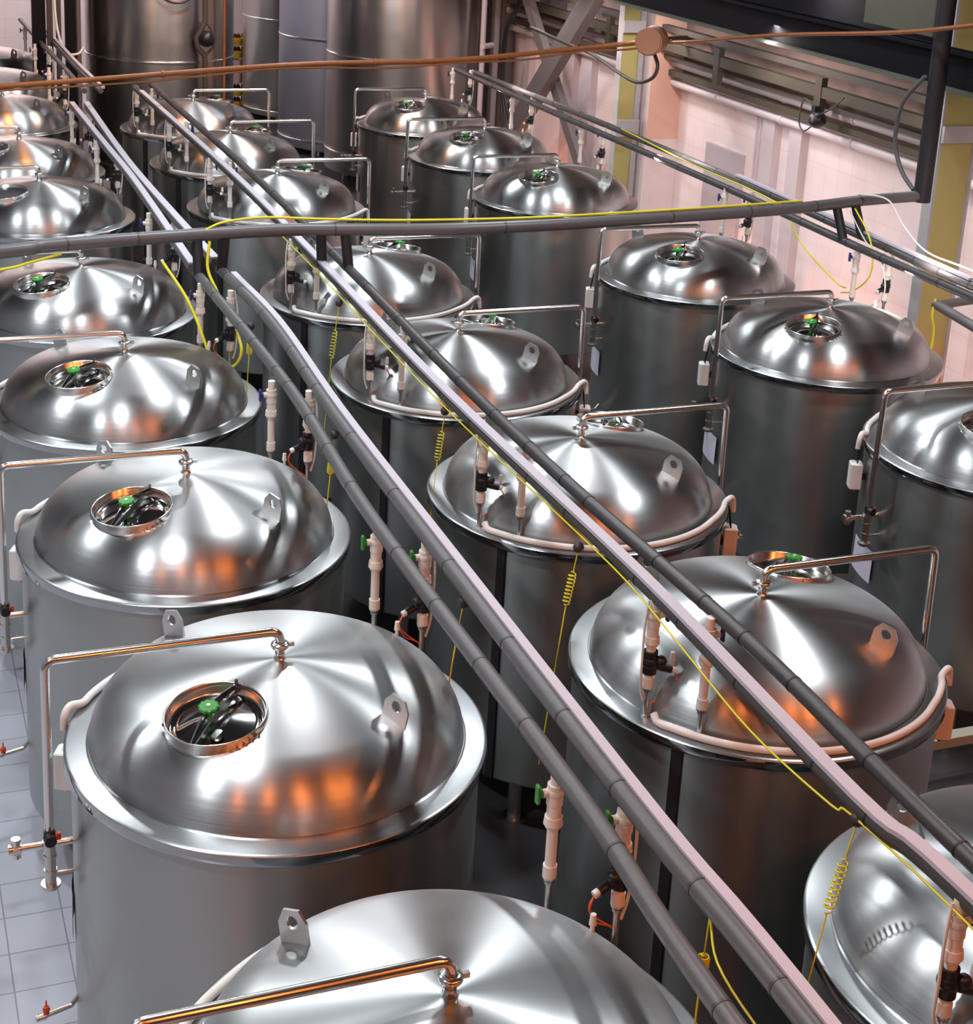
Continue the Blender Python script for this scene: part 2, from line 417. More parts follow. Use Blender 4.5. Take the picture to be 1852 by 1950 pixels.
        MB().add(vs, fs).build('lifting_lug', M['lug'], t)
    # vent pipe: from the crown up, out over the rim and down the side
    X = -1.075
    mb = MB(); mb.tube(bend_path([(0, 0, H0-.02), (0, 0, .525), (X, 0, .525), (X, .02, -.36)], .055), .0215, 16)
    vp = mb.build('vent_pipe', M['polish'], t)
    mb = MB(); mb.lathe([(.034, H0-.008), (.030, H0+.004), (.024, H0+.012), (.023, H0+.03)], 28)
    mb.lathe([(.023, .438), (.040, .440), (.044, .447), (.044, .457), (.040, .464), (.023, .466)], 28)
    mb.box((.052, 0, .452), (.03, .016, .02)); mb.build('clamp', M['polish'], vp)
    mb = MB(); mb.cyl((X, .02, -.36), (X, .022, -.42), .028, 18); mb.cyl((X-.005, .0, -.39), (X+.0, -.04, -.39), .028, 20)
    tag(mb.build('pressure_gauge', M['black'], vp), 'small round black gauge')
    mb = MB(); mb.cyl((X, .022, -.42), (X, .025, -.66), .026, 16)
    for z, rr in ((-.425, .034), (-.50, .031), (-.58, .031), (-.655, .046), (-.665, .040)):
        mb.cyl((X, .024, z-.006), (X, .024, z+.006), rr, 20)
    mb.cyl((X, .024, -.60), (-.96, .024, -.60), .008, 8)
    mb.build('sight_fitting', M['satin'], vp)
    mb = MB(); mb.cyl((-.96, .05, -.455), (-1.22, .05, -.455), .018, 14); mb.cyl((-1.20, .05, -.455), (-1.26, .05, -.455), .028, 14)
    mb.cyl((-1.225, .05, -.50), (-1.225, .05, -.40), .022, 14); mb.cyl((-1.225, .02, -.455), (-1.225, .09, -.455), .018, 12)
    mb.build('sample_valve', M['polish'], t)
    mb = MB(); mb.box((-1.040, .01, -.40), (.03, .015, .025)); mb.cyl((-1.035, 0, -.395), (-1.035, 0, -.37), .009, 10)
    tag(mb.build('valve_lever', M['red'], vp), 'small orange red lever')
    # control box with its little bracket and tubes
    a = math.radians(157); er = Vector((math.cos(a), math.sin(a), 0)); T = Matrix.Translation(er*1.035+Vector((0, 0, -.285))) @ Matrix.Rotation(a, 4, 'Z')
    mb = MB(); mb.box((0, 0, 0), (.085, .105, .20), T, .006); bx = mb.build('control_box', M['box'], t)
    mb = MB(); mb.box((.044, 0, 0), (.006, .092, .186), T); mb.build('box_lid', M['box'], bx)
    mb = MB()
    mb.cyl(T @ Vector((0, -.025, .10)), T @ Vector((-.02, -.025, .24)), .0055, 8)
    mb.build('cable', M['black'], bx)
    MB().cyl(T @ Vector((0, .02, .10)), T @ Vector((-.02, .02, .24)), .0055, 8).build('cable', M['black'], bx)
    MB().cyl(T @ Vector((0, 0, -.10)), T @ Vector((0, 0, -.13)), .012, 10).build('cable_gland', M['satin'], bx)
    MB().box((-.05, 0, 0), (.03, .06, .05), T).build('bracket', M['black'], bx)
    # white hose lying round the rim
    pts = []
    pts.append(Vector((math.cos(a), math.sin(a), 0))*1.04+Vector((0, 0, -.075)))
    pts.append(Vector((math.cos(a), math.sin(a), 0))*1.035+Vector((0, 0, .0)))
    pts.append(Vector((math.cos(a-.03), math.sin(a-.03), 0))*1.015+Vector((0, 0, .035)))
    a1 = math.radians(30)
    for k in range(0, 25):
        an = (a-.09)+(a1-a+.09)*k/24; pts.append(Vector((math.cos(an), math.sin(an), 0))*(.975-.030*min(1, k/4))+Vector((0, 0, .022)))
    an = a1-.04; pts.append(Vector((math.cos(an), math.sin(an), 0))*.93+Vector((0, 0, .05)))
    MB().tube(smooth_path(pts, 4), .019, 12).build('flange_hose', M['hose'], t)
    # paper label hung on the side
    mb = MB(); vs = []; fs = []
    for k in range(9):
        an = math.radians(178-20*k/8+0)
        for rr, z in ((.978, -.75), (.982, -1.00)): vs.append((rr*math.cos(an), rr*math.sin(an), z))
    for k in range(8): fs.append((2*k, 2*k+2, 2*k+3, 2*k+1))
    n0 = len(vs)
    vs2 = [(x*.997, y*.997, z) for x, y, z in vs]; fs2 = [tuple(reversed([i+n0 for i in f])) for f in fs]
    mb.add(vs+vs2, fs+fs2, True); tag(mb.build('paper_label', M['paper'], t), 'pale lilac sheet hung on the side')
    # dark cable cover running down the shell
    a = math.radians(38); T = Matrix.Rotation(a, 4, 'Z')
    MB().box((.974, 0, -.86), (.022, .055, 1.62), T).build('cable_cover', M['insul_black'], t)
    # drain tap
    mb = MB(); mb.tube(bend_path([(-.96, .0, -1.29), (-1.0, -.01, -1.33), (-1.14, -.04, -1.34)], .03), .013, 10); mb.cyl((-1.12, -.036, -1.34), (-1.17, -.045, -1.34), .018, 12)
    dt = mb.build('drain_tap', M['polish'], t)
    mb = MB(); mb.cyl((-1.12, -.036, -1.33), (-1.12, -.036, -1.29), .014, 12); mb.sphere((-1.12, -.036, -1.305), .018, 12); mb.cyl((-1.12, -.036, -1.29), (-1.12, -.036, -1.255), .004, 8)
    tag(mb.build('tap_handle', M['red'], dt), 'orange red tap handle')
    # sensor nub near the back of the lid
    x, y = .69, .33; z = dome_z(math.hypot(x, y)); mb = MB(); mb.cyl((x, y, z-.01), (x, y, z+.03), .009, 10); mb.cyl((x, y, z+.03), (x, y, z+.075), .015, 12, .011)
    mb.build('level_sensor', M['pvc'], t)
    for k in range(4):
        an = math.radians(45+90*k); cx_, cy_ = .78*math.cos(an), .78*math.sin(an)
        mb = MB(); mb.cyl((cx_, cy_, ZF+.02), (cx_, cy_, -1.69), .045, 16); mb.cyl((cx_, cy_, ZF), (cx_, cy_, ZF+.025), .08, 16); mb.build('leg', M['satin'], t)
    return t

YS = [4.27, 6.68, 9.04, 11.43, 13.86, 17.45, 19.92, 22.37, 24.8, 27.2]
XA, XB, XC = 1.69, 4.295, 7.715
ORD = ['first', 'second', 'third', 'fourth', 'fifth', 'sixth', 'seventh', 'eighth', 'ninth', 'tenth']
proto = make_tank(); used = False
TANKS = []
LX = [1.69, 1.69, 1.69, 1.69, 1.69, 1.70, 1.71, 1.78, 1.84, 1.92]; LY = YS[:5]+[17.4, 19.75, 22.9, 25.4, 27.8]
spots = [('left', x, y, 0, i) for i, (x, y) in enumerate(zip(LX, LY))]+[('middle', XB, y, PI, i) for i, y in enumerate(YS[:8])]+[('right', XC, y, 0, i) for i, y in enumerate(YS[2:8])]
for row, x, y, rz, i in spots:
    o = proto if not used else copy_tree(proto)
    used = True
    o.location = (x, y, 0); o.rotation_euler = (0, 0, rz)
    extra = {('left', 0): ', cut by the bottom edge', ('left', 1): ', lid wholly in view', ('left', 5): ', hatch open', ('middle', 0): ', cut by the right edge', ('right', 0): ', cut by the right edge'}.get((row, i), '')
    tag(o, f'domed stainless tank, {ORD[i]} from the camera in the {row} row{extra}', 'tank', 'domed stainless tanks standing in three rows')
    TANKS.append((row, i, x, y, rz, o))

# open hatch of the sixth tank of the left row: swap its cover for a black disc standing in for the shade inside
for row, i, x, y, rz, o in TANKS:
    if row == 'left' and i == 5:
        for ch in list(o.children):
            if ch.name.startswith('hatch_collar'):
                for g in list(ch.children): bpy.data.objects.remove(g)
                F = dome_frame(-.375, -.345); n = (F.to_3x3() @ Vector((0, 0, 1))+Vector((0, 0, .60))).normalized()
                tx = Vector((.62, .78, 0)); tx = (tx-n*tx.dot(n)).normalized(); ty = n.cross(tx)
                F2 = Matrix((tx, ty, n)).transposed().to_4x4(); F2.translation = F.translation
                g = MB().lathe([(.0005, -.004), (.205, -.004)], 48, F2).build('hatch_shade_disc', M['black'], ch)
                g['label'] = 'black disc for the dark inside of the open hatch'

# ------------------------------------------------------------------ risers between the header pipes and the tanks
def riser(x, y, rz, valve, tw, label, ztop=.65, foot=None, wires=False):
    """tw: +1 handle to local +x, foot: local point where the steel tube meets the tank"""
    r = empty('riser_pipe', (x, y, 0), rz, label, 'riser pipe', 'white risers with black valves' if valve else 'plain white risers')
    zb = .165
    mb = MB()
    if valve:
        mb.cyl((0, 0, .36), (0, 0, ztop), .024, 18); mb.cyl((0, 0, zb), (0, 0, .25), .024, 18)
    else:
        mb.cyl((0, 0, zb), (0, 0, ztop), .023, 18)
    mb.cyl((0, 0, .50), (0, 0, .59), .034, 20); mb.sphere((0, 0, .555), .038, 18)
    mb.cyl((0, 0, .41), (0, 0, .445), .040, 20, .036); mb.cyl((0, 0, .445), (0, 0, .50), .030, 20)
    mb.cyl((0, 0, .395), (0, 0, .41), .032, 18); mb.cyl((0, 0, zb), (0, 0, zb+.055), .029, 18)
    mb.cyl((0, 0, .555), (tw*.055, 0, .555), .018, 14)
    mb.build('pvc_pipe', M['pvc'], r)
    mb = MB(); mb.cyl((tw*.055, 0, .555), (tw*.07, 0, .555), .016, 12); mb.box((tw*.075, 0, .555), (.016, .03, .085), None, .005)
    mb.build('valve_handle', M['green'] if (valve and x < 3 and y < 9) or (not valve and x < 3 and y < 9) else M['blue'], r)
    mb = MB()
    pts = [(0, 0, zb), (0, 0, .0)] if foot is None else foot
    mb.tube(pts, .0145, 12); mb.cyl((0, 0, zb-.01), (0, 0, zb+.004), .028, 20); mb.cyl((0, 0, zb-.028), (0, 0, zb-.018), .022, 18)
    if foot is None: mb.cyl((0, 0, .0), (0, 0, .012), .022, 16)
    mb.build('steel_tube', M['satin'], r)
    if valve:
        mb = MB(); mb.cyl((0, 0, .245), (0, 0, .365), .036, 20); mb.sphere((.0, -.03*0, .305), .043, 18); mb.cyl((0, 0, .29), (.105*tw, -.03, .262), .021, 14)
        mb.sphere((.045*tw, -.03, .315), .030, 14); mb.build('solenoid_valve', M['black'], r)
        mb = MB(); mb.cyl((.10*tw, -.029, .265), (.125*tw, -.034, .255), .017, 12); mb.build('coil_plug', M['box'], r)
        mb = MB(); pts = [(-.035*tw, 0, .64), (-.052*tw, -.01, .5), (-.050*tw, -.01, .30), (-.042*tw, 0, .17), (-.02*tw, 0, .09)]
        mb.tube(smooth_path(pts, 5), .0065, 8); mb.build('sensor_cable', M['hose'], r)
        if wires:
            mb = MB()
            for q in (0, 1):
                pts = [(.12*tw, -.03, .25), (.14*tw, -.03-.01*q, .20), (.105*tw, -.02, .12+.02*q), (.03*tw, 0, .07), (.0, .01, .04)]
                mb.tube(smooth_path(pts, 5), .0035, 6)
            mb.build('loose_wires', M['wire'], r)
    return r
coff = {2: (.94, .78), 3: (.94, .78), 4: (1.04, .93), 5: (1.23, 1.11), 6: (1.17, 1.05), 7: (1.23, 1.12)}
for row, i, x, y, rz, o in TANKS:
    nm = f'{ORD[i]} tank of the {row} row'
    if row == 'middle':
        if i > 5: wires = False
        riser(x-.67, y-.625, 0, False, 1, 'plain white riser standing on the rim of the '+nm)
        riser(x-.835, y-.37, 0, True, 1, 'white riser with black valve on the rim of the '+nm, wires=i < 4)
    elif row == 'left':
        f = lambda dx, dy: [(0, 0, .165), (0, 0, .06), (-dx*.10, -dy*.10, .01), (-dx*.12, -dy*.12, 0)]
        for (dx, dy, v) in ((.71, .78, False), (.90, .54, True)):
            r_ = math.hypot(dx, dy); ft = [(0, 0, .165), (0, 0, -.10), (-(dx)*.02, -(dy)*.02, -.14), (-dx*(1-.965/r_), -dy*(1-.965/r_), -.15)]
            riser(x+dx, y+dy, 0, v, -1, ('white riser with black valve' if v else 'plain white riser')+' beside the '+nm, foot=bend_path(ft, .04), wires=v and i < 4)
    else:
        oy = coff[i+2]
        for (dx, dy, v, zt) in ((.855, oy[0], False, .62), (1.105, oy[1], True, .60)):
            r_ = math.hypot(dx, dy); ft = [(0, 0, .165), (0, 0, -.10), (-(dx)*.02, -(dy)*.02, -.14), (-dx*(1-.965/r_), -dy*(1-.965/r_), -.15)]
            riser(x+dx, y+dy, 0, v, -1, ('white riser with black valve' if v else 'plain white riser')+' beside the '+nm, ztop=zt+.03, foot=bend_path(ft, .04))

# ------------------------------------------------------------------ header pipes
BM = M['insul_black']
def header(pts, r, mat, name, label, rings=None, tray=None, step=.62, cat='pipe', group=None):
    sh = tuple(Vector(pts[0])); P = [Vector(p)-Vector(sh) for p in smooth_path(pts, 8)]
    e = empty(name, sh, 0, label, cat, group)
    MB().tube(P, r, 20).build('insulation', mat, e)
    # joint bands
    acc = 0; nxt = step*.5; rnd = random.Random(len(label))
    for i in range(1, len(P)):
        L = (P[i]-P[i-1]).length
        while acc+L > nxt:
            t = (nxt-acc)/L; c = P[i-1].lerp(P[i], t); d = (P[i]-P[i-1]).normalized()
            MB().cyl(c-d*.006, c+d*.006, r*1.05, 20).build('joint_band', BM if mat is M['insul'] else M['insul'], e); nxt += step*rnd.uniform(.5, 1.5)
        acc += L
    return e, P, sh
def tray_on(pts, label, w, h, side, up):
    sh = Vector(pts[0]); P = [Vector(p)-sh for p in smooth_path(pts, 6)]
    o = MB().strip(P, w, h, side, up).build('cable_tray', M['tray']); o.location = sh
    return tag(o, label, 'cable tray', 'pale cable trays on the insulated pipes')
RP = .039; Z = .65
AB1 = [(2.36, .6, Z), (2.37, 3.7, Z), (2.41, 4.92, Z), (2.40, 7.6, Z), (2.48, 9.64, Z), (2.44, 12.05, Z), (2.43, 12.5, Z)]
AB2 = [(2.58, .6, Z), (2.60, 3.64, Z), (2.58, 4.6, Z), (2.60, 6.7, Z), (2.63, 9.1, Z), (2.70, 11.0, Z), (2.65, 12.35, Z), (2.64, 12.6, Z)]
header(AB1, RP, M['insul_light'], 'insulated_pipe', 'grey insulated pipe without tray, reaching the bottom edge right of centre', group='insulated pipes above the tanks')
header(AB2, RP*1.04, M['insul_light'], 'insulated_pipe', 'grey insulated pipe with a pale tray on its right side, reaching the bottom edge', group='insulated pipes above the tanks')
tray_on(AB2[:-1], 'pale tray strip along the near grey pipe left of centre', .045, .040, .044, .026)
AB1m = [(2.43, 12.7, Z-.01), (2.47, 15.78, Z), (2.45, 17.8, Z), (2.42, 20.5, Z)]
AB2m = [(2.64, 12.8, Z), (2.59, 14.4, Z), (2.55, 16.9, Z), (2.60, 20.5, Z)]
header(AB1m, RP*.95, M['insul_light'], 'insulated_pipe', 'light grey pipe of the middle section behind the crosswise pipe, left one', group='insulated pipes above the tanks')
header(AB2m, RP*.95, M['insul_light'], 'insulated_pipe', 'light grey pipe of the middle section behind the crosswise pipe, right one', group='insulated pipes above the tanks')
tray_on(AB1m, 'pale tray strip on the left pipe of the middle section', .06, .016, 0, .044)
tray_on(AB2m, 'pale tray strip on the right pipe of the middle section', .066, .016, 0, .044)
AB1f = [(2.72, 21.6, Z), (2.70, 24.0, Z), (2.66, 26.1, Z), (2.62, 29.3, Z)]
AB2f = [(2.93, 21.6, Z), (2.88, 23.5, Z), (2.86, 25.8, Z), (2.83, 28.8, Z)]
header(AB1f, RP*.9, M['insul_light'], 'insulated_pipe', 'grey pipe in the far top left corner, left one of the pair', group='insulated pipes above the tanks')
header(AB2f, RP*.9, M['insul_light'], 'insulated_pipe', 'grey pipe in the far top left corner, right one with pale tray', group='insulated pipes above the tanks')
tray_on(AB2f, 'pale tray strip on the pipe in the far top left corner', .05, .03, .03, .045)
BC1 = [(3.47, .8, Z), (3.48, 3.87, Z), (3.43, 4.5, Z), (3.475, 6.47, Z), (3.43, 9.28, Z), (3.48, 12.5, Z), (3.51, 16.0, Z), (3.42, 21.3, Z), (3.42, 21.9, Z)]
BC2 = [(3.64, .8, Z), (3.64, 4.07, Z), (3.68, 5.75, Z), (3.62, 7.67, Z), (3.62, 9.61, Z), (3.68, 12.5, Z), (3.73, 16.25, Z), (3.68, 21.6, Z), (3.68, 22.1, Z)]
header(BC1, RP, M['insul'], 'insulated_pipe', 'dark insulated pipe carrying the wide pale tray, over the middle row', group='insulated pipes above the tanks')
header(BC2, RP*.98, M['insul'], 'insulated_pipe', 'bare dark insulated pipe right of the wide pale tray, over the middle row', group='insulated pipes above the tanks')
tray_on([(p[0]-.0, p[1], p[2]) for p in BC1[:-1]], 'wide pale tray strip over the middle row, longest of the trays', .060, .020, -.012, .048)
CC1 = [(8.57, 6.4, Z), (8.57, 10.6, Z), (8.56, 12.5, Z), (8.59, 14.7, Z), (8.56, 18.8, Z), (8.55, 23.4, Z)]
CC2 = [(8.80, 6.4, Z), (8.80, 11.0, Z), (8.845, 12.7, Z), (8.92, 15.3, Z), (8.87, 19.5, Z), (8.75, 23.1, Z)]
header(CC1, RP, M['insul'], 'insulated_pipe', 'dark insulated pipe in front of the tiled wall, lower one of the pair', group='insulated pipes above the tanks')
header(CC2, RP, M['insul'], 'insulated_pipe', 'dark insulated pipe in front of the tiled wall, upper one carrying a tray', group='insulated pipes above the tanks')
tray_on([CC2[1], CC2[2], CC2[3]], 'pale tray strip on the upper pipe by the tiled wall', .06, .02, .01, .052)
# crosswise header with its drops
ZT = .97
TR = [(-1.2, 11.7, ZT), (.89, 12.21, ZT), (1.29, 12.35, ZT), (2.43, 12.51, ZT), (3.15, 12.56, ZT), (3.63, 12.50, ZT), (4.5, 12.38, ZT), (5.46, 12.39, ZT), (6.25, 12.46, ZT), (7.94, 12.63, ZT), (8.88, 12.85, ZT), (9.60, 12.95, ZT)]
e, P, sh = header(TR, .053, M['insul_cross'], 'crosswise_pipe', 'long dark insulated pipe crossing the whole picture above the tank rows', step=1.1)
for (x, y, xt, yt) in ((2.43, 12.42, 2.43, 12.5), (2.64, 12.55, 2.66, 12.53), (3.48, 12.55, 3.46, 12.53), (3.68, 12.45, 3.66, 12.50), (8.56, 12.6, 8.56, 12.77), (8.83, 12.7, 8.80, 12.82)):
    mb = MB(); mb.cyl(Vector((x, y, Z))-Vector(sh), Vector((xt, yt, ZT-.04))-Vector(sh), .043, 16)
    mb.build('drop_pipe', M['insul_black'], e)
mb = MB(); mb.cyl((9.64, 12.95, .915), (9.64, 12.95, 6.5), .085, 28)
one(mb, 'vertical_pipe', M['insul_black'], 'thick black insulated pipe rising at the right end of the crosswise pipe', 'pipe')

# ------------------------------------------------------------------ yellow cables
def cable(pts, r, mat, name, label, group=None, n=6, cat='cable'):
    sh = Vector(pts[0]); P = [Vector(p)-sh for p in smooth_path(pts, n)]
    o = MB().tube(P, r, 8).build(name, mat); o.location = sh
    return tag(o, label, cat, group)
def coil(top, dx, dy, L0, Lc, L1, label, turns=10, rc=.020, r=.0036):
    e = empty('coiled_cable', top, 0, label, 'cable', 'yellow coiled cables')
    D = Vector((dx, dy, -1)).normalized(); a = D.cross(Vector((0, 1, 0))).normalized(); b = D.cross(a)
    pts = [Vector((0, 0, 0)), D*(L0*.5), D*L0]
    for k in range(turns*10+1):
        t = k/(turns*10); an = 2*PI*turns*t; pts.append(D*(L0+Lc*t)+(a*math.cos(an)+b*math.sin(an))*rc*min(1, t*8, (1-t)*8+.1))
    q = D*(L0+Lc)
    for t in (.3, .6, 1): pts.append(q+Vector((dx*.6, dy, -1))*(L1*t))
    mb = MB(); mb.tube(pts, r, 6); mb.build('coil', M['yellow'], e)
    mb = MB(); mb.sphere((0, 0, .012), .030, 14); mb.build('connector', M['rubber'], e)
    return e
for (top, dx, dy, a_, b_, c_, lab) in (
    ((3.41, 4.47, .60), -.22, 0, .15, .26, .8, 'yellow coiled cable hanging in front of the lid at the right bottom corner'),
    ((3.41, 7.11, .55), -.16, 0, .12, .21, .95, 'yellow coiled cable in front of the third tank of the middle row'),
    ((3.41, 9.25, .55), -.12, 0, .12, .22, .9, 'yellow coiled cable in front of the fourth tank of the middle row'),
    ((3.41, 11.77, .55), -.12, 0, .20, .26, .8, 'yellow coiled cable in front of the fifth tank of the middle row'),
    ((2.62, 4.18, .57), -.04, 0, .17, .07, .25, 'yellow coiled cable, a short coil at the bottom centre under the near grey pipe'),
    ((2.60, 6.67, .55), -.10, .1, .12, .10, .45, 'yellow coiled cable beside the rim of the second left tank'),
    ((2.60, 9.0, .55), -.06, .1, .16, .10, .6, 'yellow coiled cable beside the rim of the third left tank'),
    ((2.60, 11.3, .55), -.04, .1, .10, .12, .5, 'yellow coiled cable beside the rim of the fourth left tank')):
    coil(top, dx, dy, a_, b_, c_, lab)
G = 'straight yellow cables along the pipes'
cable([(3.45, 13.9, .60), (3.43, 12.5, .615), (3.40, 11, .615), (3.383, 9.3, .615), (3.40, 8.2, .615), (3.425, 7.1, .62), (3.425, 6.5, .62), (3.40, 5.9, .595), (3.365, 5.2, .575), (3.375, 4.6, .60), (3.395, 4.5, .62), (3.425, 3.87, .62), (3.42, 2.5, .61)], .0048, M['yellow'], 'yellow_cable', 'thin yellow cable running along the left side of the wide tray', G)
cable([(2.60, 4.15, .58), (2.52, 3.9, .55), (2.53, 3.4, .52), (2.55, 2.6, .55)], .0045, M['yellow'], 'yellow_cable', 'thin yellow cable leaving the bottom centre coil towards the bottom edge', G)
cable([(8.80, 18.0, .72), (8.70, 16, .70), (8.72, 14.6, .69), (8.75, 14.05, .62), (8.75, 13.55, .34), (8.75, 12.93, .15), (8.70, 12.68, .16)], .0075, M['yellow'], 'yellow_cable', 'yellow cable along the wall-side pipes that drops to the nearest riser', G)
cable([(8.75, 12.75, .92), (8.72, 12.45, .75), (8.70, 12.30, .56), (8.70, 12.33, .35), (8.66, 12.5, .18), (8.60, 12.6, .14)], .0075, M['yellow'], 'yellow_cable', 'yellow cable looping beside the riser near the right column', G)
cable([(8.80, 12.8, 1.05), (9.0, 12.6, 1.03), (9.0, 12.31, .85), (9.0, 11.91, .70), (8.95, 11.2, .72), (8.9, 10.2, .70)], .009, M['hose'], 'white_cable', 'white cable curving from the crosswise pipe down to the wall-side pair')
cable([(8.68, 12.72, .90), (8.66, 12.4, .70), (8.66, 12.1, .55), (8.66, 12.0, .30), (8.66, 12.2, .12), (8.62, 12.36, .10)], .006, M['hose'], 'white_cable', 'thin white cable looping beside the riser near the right column')
cable([(1.35, 12.33, .905), (1.1, 12.22, .875), (.9, 12.12, .86), (.2, 11.95, .84)], .012, M['yellow'], 'yellow_cable', 'thick yellow cable at the left edge under the crosswise pipe', G)
cable([(2.52, 12.44, .93), (2.49, 12.36, .72), (2.56, 12.2, .52), (2.66, 11.9, .22), (2.60, 11.9, .05), (2.50, 12.0, .10)], .0125, M['yellow'], 'yellow_cable', 'thick yellow cable dropping in a loop left of the crosswise pipe hanger', G)
cable([(2.13, 12.35, .80), (2.28, 12.1, .55), (2.38, 11.9, .25), (2.42, 11.8, .05)], .012, M['yellow'], 'yellow_cable', 'thick yellow cable slanting over the fifth left tank', G)
cable([(2.50, 12.5, 1.01), (2.66, 12.55, 1.055), (3.0, 12.6, 1.07), (3.5, 12.56, 1.048), (4.2, 12.43, 1.045), (5.2, 12.40, 1.037), (6.2, 12.46, 1.036), (7.2, 12.55, 1.036), (8.1, 12.66, 1.036)], .011, M['yellow'], 'yellow_cable', 'yellow cable arching onto and following the crosswise pipe', G)
cable([(9.52, 12.98, 2.14), (9.50, 13.25, 1.85), (9.52, 13.34, 1.55), (9.54, 13.32, 1.34), (9.56, 13.2, 1.15), (9.58, 13.02, 1.02)], .022, M['insul_light'], 'grey_hose', 'grey flexible hose bowing out from the thick black vertical pipe', cat='hose')

# ------------------------------------------------------------------ brown conduit across the hall
pts = [(-4.0, 20.3, .55), (1.55, 20.2, .94), (5.04, 20.2, 1.19), (7.24, 20.2, 1.25), (8.9, 20.15, 1.40), (10.0, 19.85, 1.555)]
sh = Vector(pts[0]); e = empty('brown_conduit', sh, 0, 'brown conduit slanting across the back of the hall in front of the silos', 'conduit')
P = [Vector(p)-sh for p in smooth_path(pts, 8)]
MB().tube(P, .034, 12).build('tube', M['copper'], e)
mb = MB()
for k in (12, 20, 27, 33): d = (P[k+1]-P[k]).normalized(); mb.cyl(P[k]-d*.02, P[k]+d*.02, .045, 14)
mb.build('clip', M['copper'], e)
MB().tube([p+Vector((0, -.02, -.055-.02*math.sin(i*.7))) for i, p in enumerate(P)], .014, 8).build('cord', M['copper'], e)
cable([(10.22, 19.6, 1.60), (10.0, 18.99, 1.66), (9.72, 16.15, 2.12), (9.50, 13.63, 2.47), (9.40, 12.45, 2.67), (9.25, 11.0, 2.95)], .022, M['copper'], 'brown_cable', 'brown cable continuing from the round box to the top right corner')
cable([(9.55, 22.95, 1.36), (9.9, 22.4, 1.2), (10.0, 21.56, 1.13), (9.9, 20.48, 1.04), (9.9, 19.89, 1.0), (9.92, 19.48, 1.12), (9.95, 19.41, 1.29), (9.98, 19.6, 1.43)], .026, M['rubber'], 'black_cable', 'dark cable sagging in a loop under the round box')
e = empty('junction_box', (10.0, 19.7, 1.42), 0, 'large faded round box on the far painted column', 'junction box')
mb = MB(); mb.cyl((.02, -.02, .19), (-.22, -.30, .19), .185, 36); mb.build('drum', M['boxcream'], e)
mb = MB(); mb.cyl((-.22, -.30, .19), (-.235, -.318, .19), .165, 36); mb.build('cover', M['boxcream'], e)
MB().cyl((.02, 0, .19), (.99, .3, .19), .03, 10).build('support_rod', M['olive'], e)

# ------------------------------------------------------------------ silos at the back
def silo(x, y, r, zb, zt, rings, label, mat=None, pipes=()):
    e = empty('storage_silo', (x, y, ZF), 0, label, 'silo', 'tall steel silos at the back')
    o = -ZF
    MB().lathe([(.3, zb+o-.3), (r, zb+o), (r, zt+o), (.1, zt+o+.4)], 96).build('shell', mat or M['silo'], e)
    for z in rings: MB().lathe([(r, z+o-.02), (r+.016, z+o-.015), (r+.016, z+o+.015), (r, z+o+.02)], 96).build('weld_band', M['polish'], e)
    for k in range(4):
        a = PI/4+k*PI/2; MB().cyl((.8*r*math.cos(a), .8*r*math.sin(a), 0), (.8*r*math.cos(a), .8*r*math.sin(a), zb+o+.02), .07, 12).build('leg', M['satin'], e)
    return e
s1 = silo(4.62, 26.9, 1.20, -1.55, 4.8, (.42, -1.3), 'wide steel silo at the top left with orange reflections')
mb = MB(); mb.tube([(.50, -1.24, 7.0), (.50, -1.24, 3.25), (.50, -1.24, 3.15), (.44, -1.24, 3.0), (.36, -1.24, 2.88), (.38, -1.24, 2.72), (.49, -1.24, 2.6), (.50, -1.24, 2.45), (.50, -1.24, 1.4)], .045, 12)
mb.tube([(.50, -1.24, 3.15), (.60, -1.24, 3.0), (.66, -1.24, 2.86), (.62, -1.24, 2.72), (.51, -1.24, 2.6)], .02, 10)
mb.build('level_pipe', M['darkbrown'], s1)
mb = MB(); mb.sphere((.52, -1.26, 2.86), .13, 18); mb.build('valve_body', M['black'], s1)
mb = MB(); mb.cyl((.86, -.98, 1.3), (.86, -.98, 7), .022, 10); mb.build('thin_pipe', M['copper'], s1)
mb = MB(); mb.tube(smooth_path([(-.45, -1.25, 3.9), (-.2, -1.3, 3.52), (.1, -1.3, 3.42), (.35, -1.3, 3.6), (.45, -1.27, 4.0)], 6), .02, 8); mb.build('hanging_cable', M['rubber'], s1)
silo(9.03, 27.5, 1.36, -1.7, 4.8, (.36, -1.35), 'wide steel silo behind the right row, nearest to the tiled wall')
silo(9.03, 31.0, 1.36, -1.9, 4.8, (.22, -1.75), 'pale bluish silo seen as a strip between two others', M['silo_blue'])
silo(9.15, 34.7, 1.38, -1.9, 4.8, (.15, -1.8), 'narrow visible dark silo just right of the stacked crates')
mb = MB(); mb.cyl((10.12, 26.42, ZF), (10.12, 26.42, 5), .05, 12); mb.cyl((10.05, 26.25, .62), (10.3, 26.42, .62), .05, 12)
one(mb, 'vertical_pipe', M['pilaster'], 'thin grey pipe with a short branch beside the silo near the wall', 'pipe')

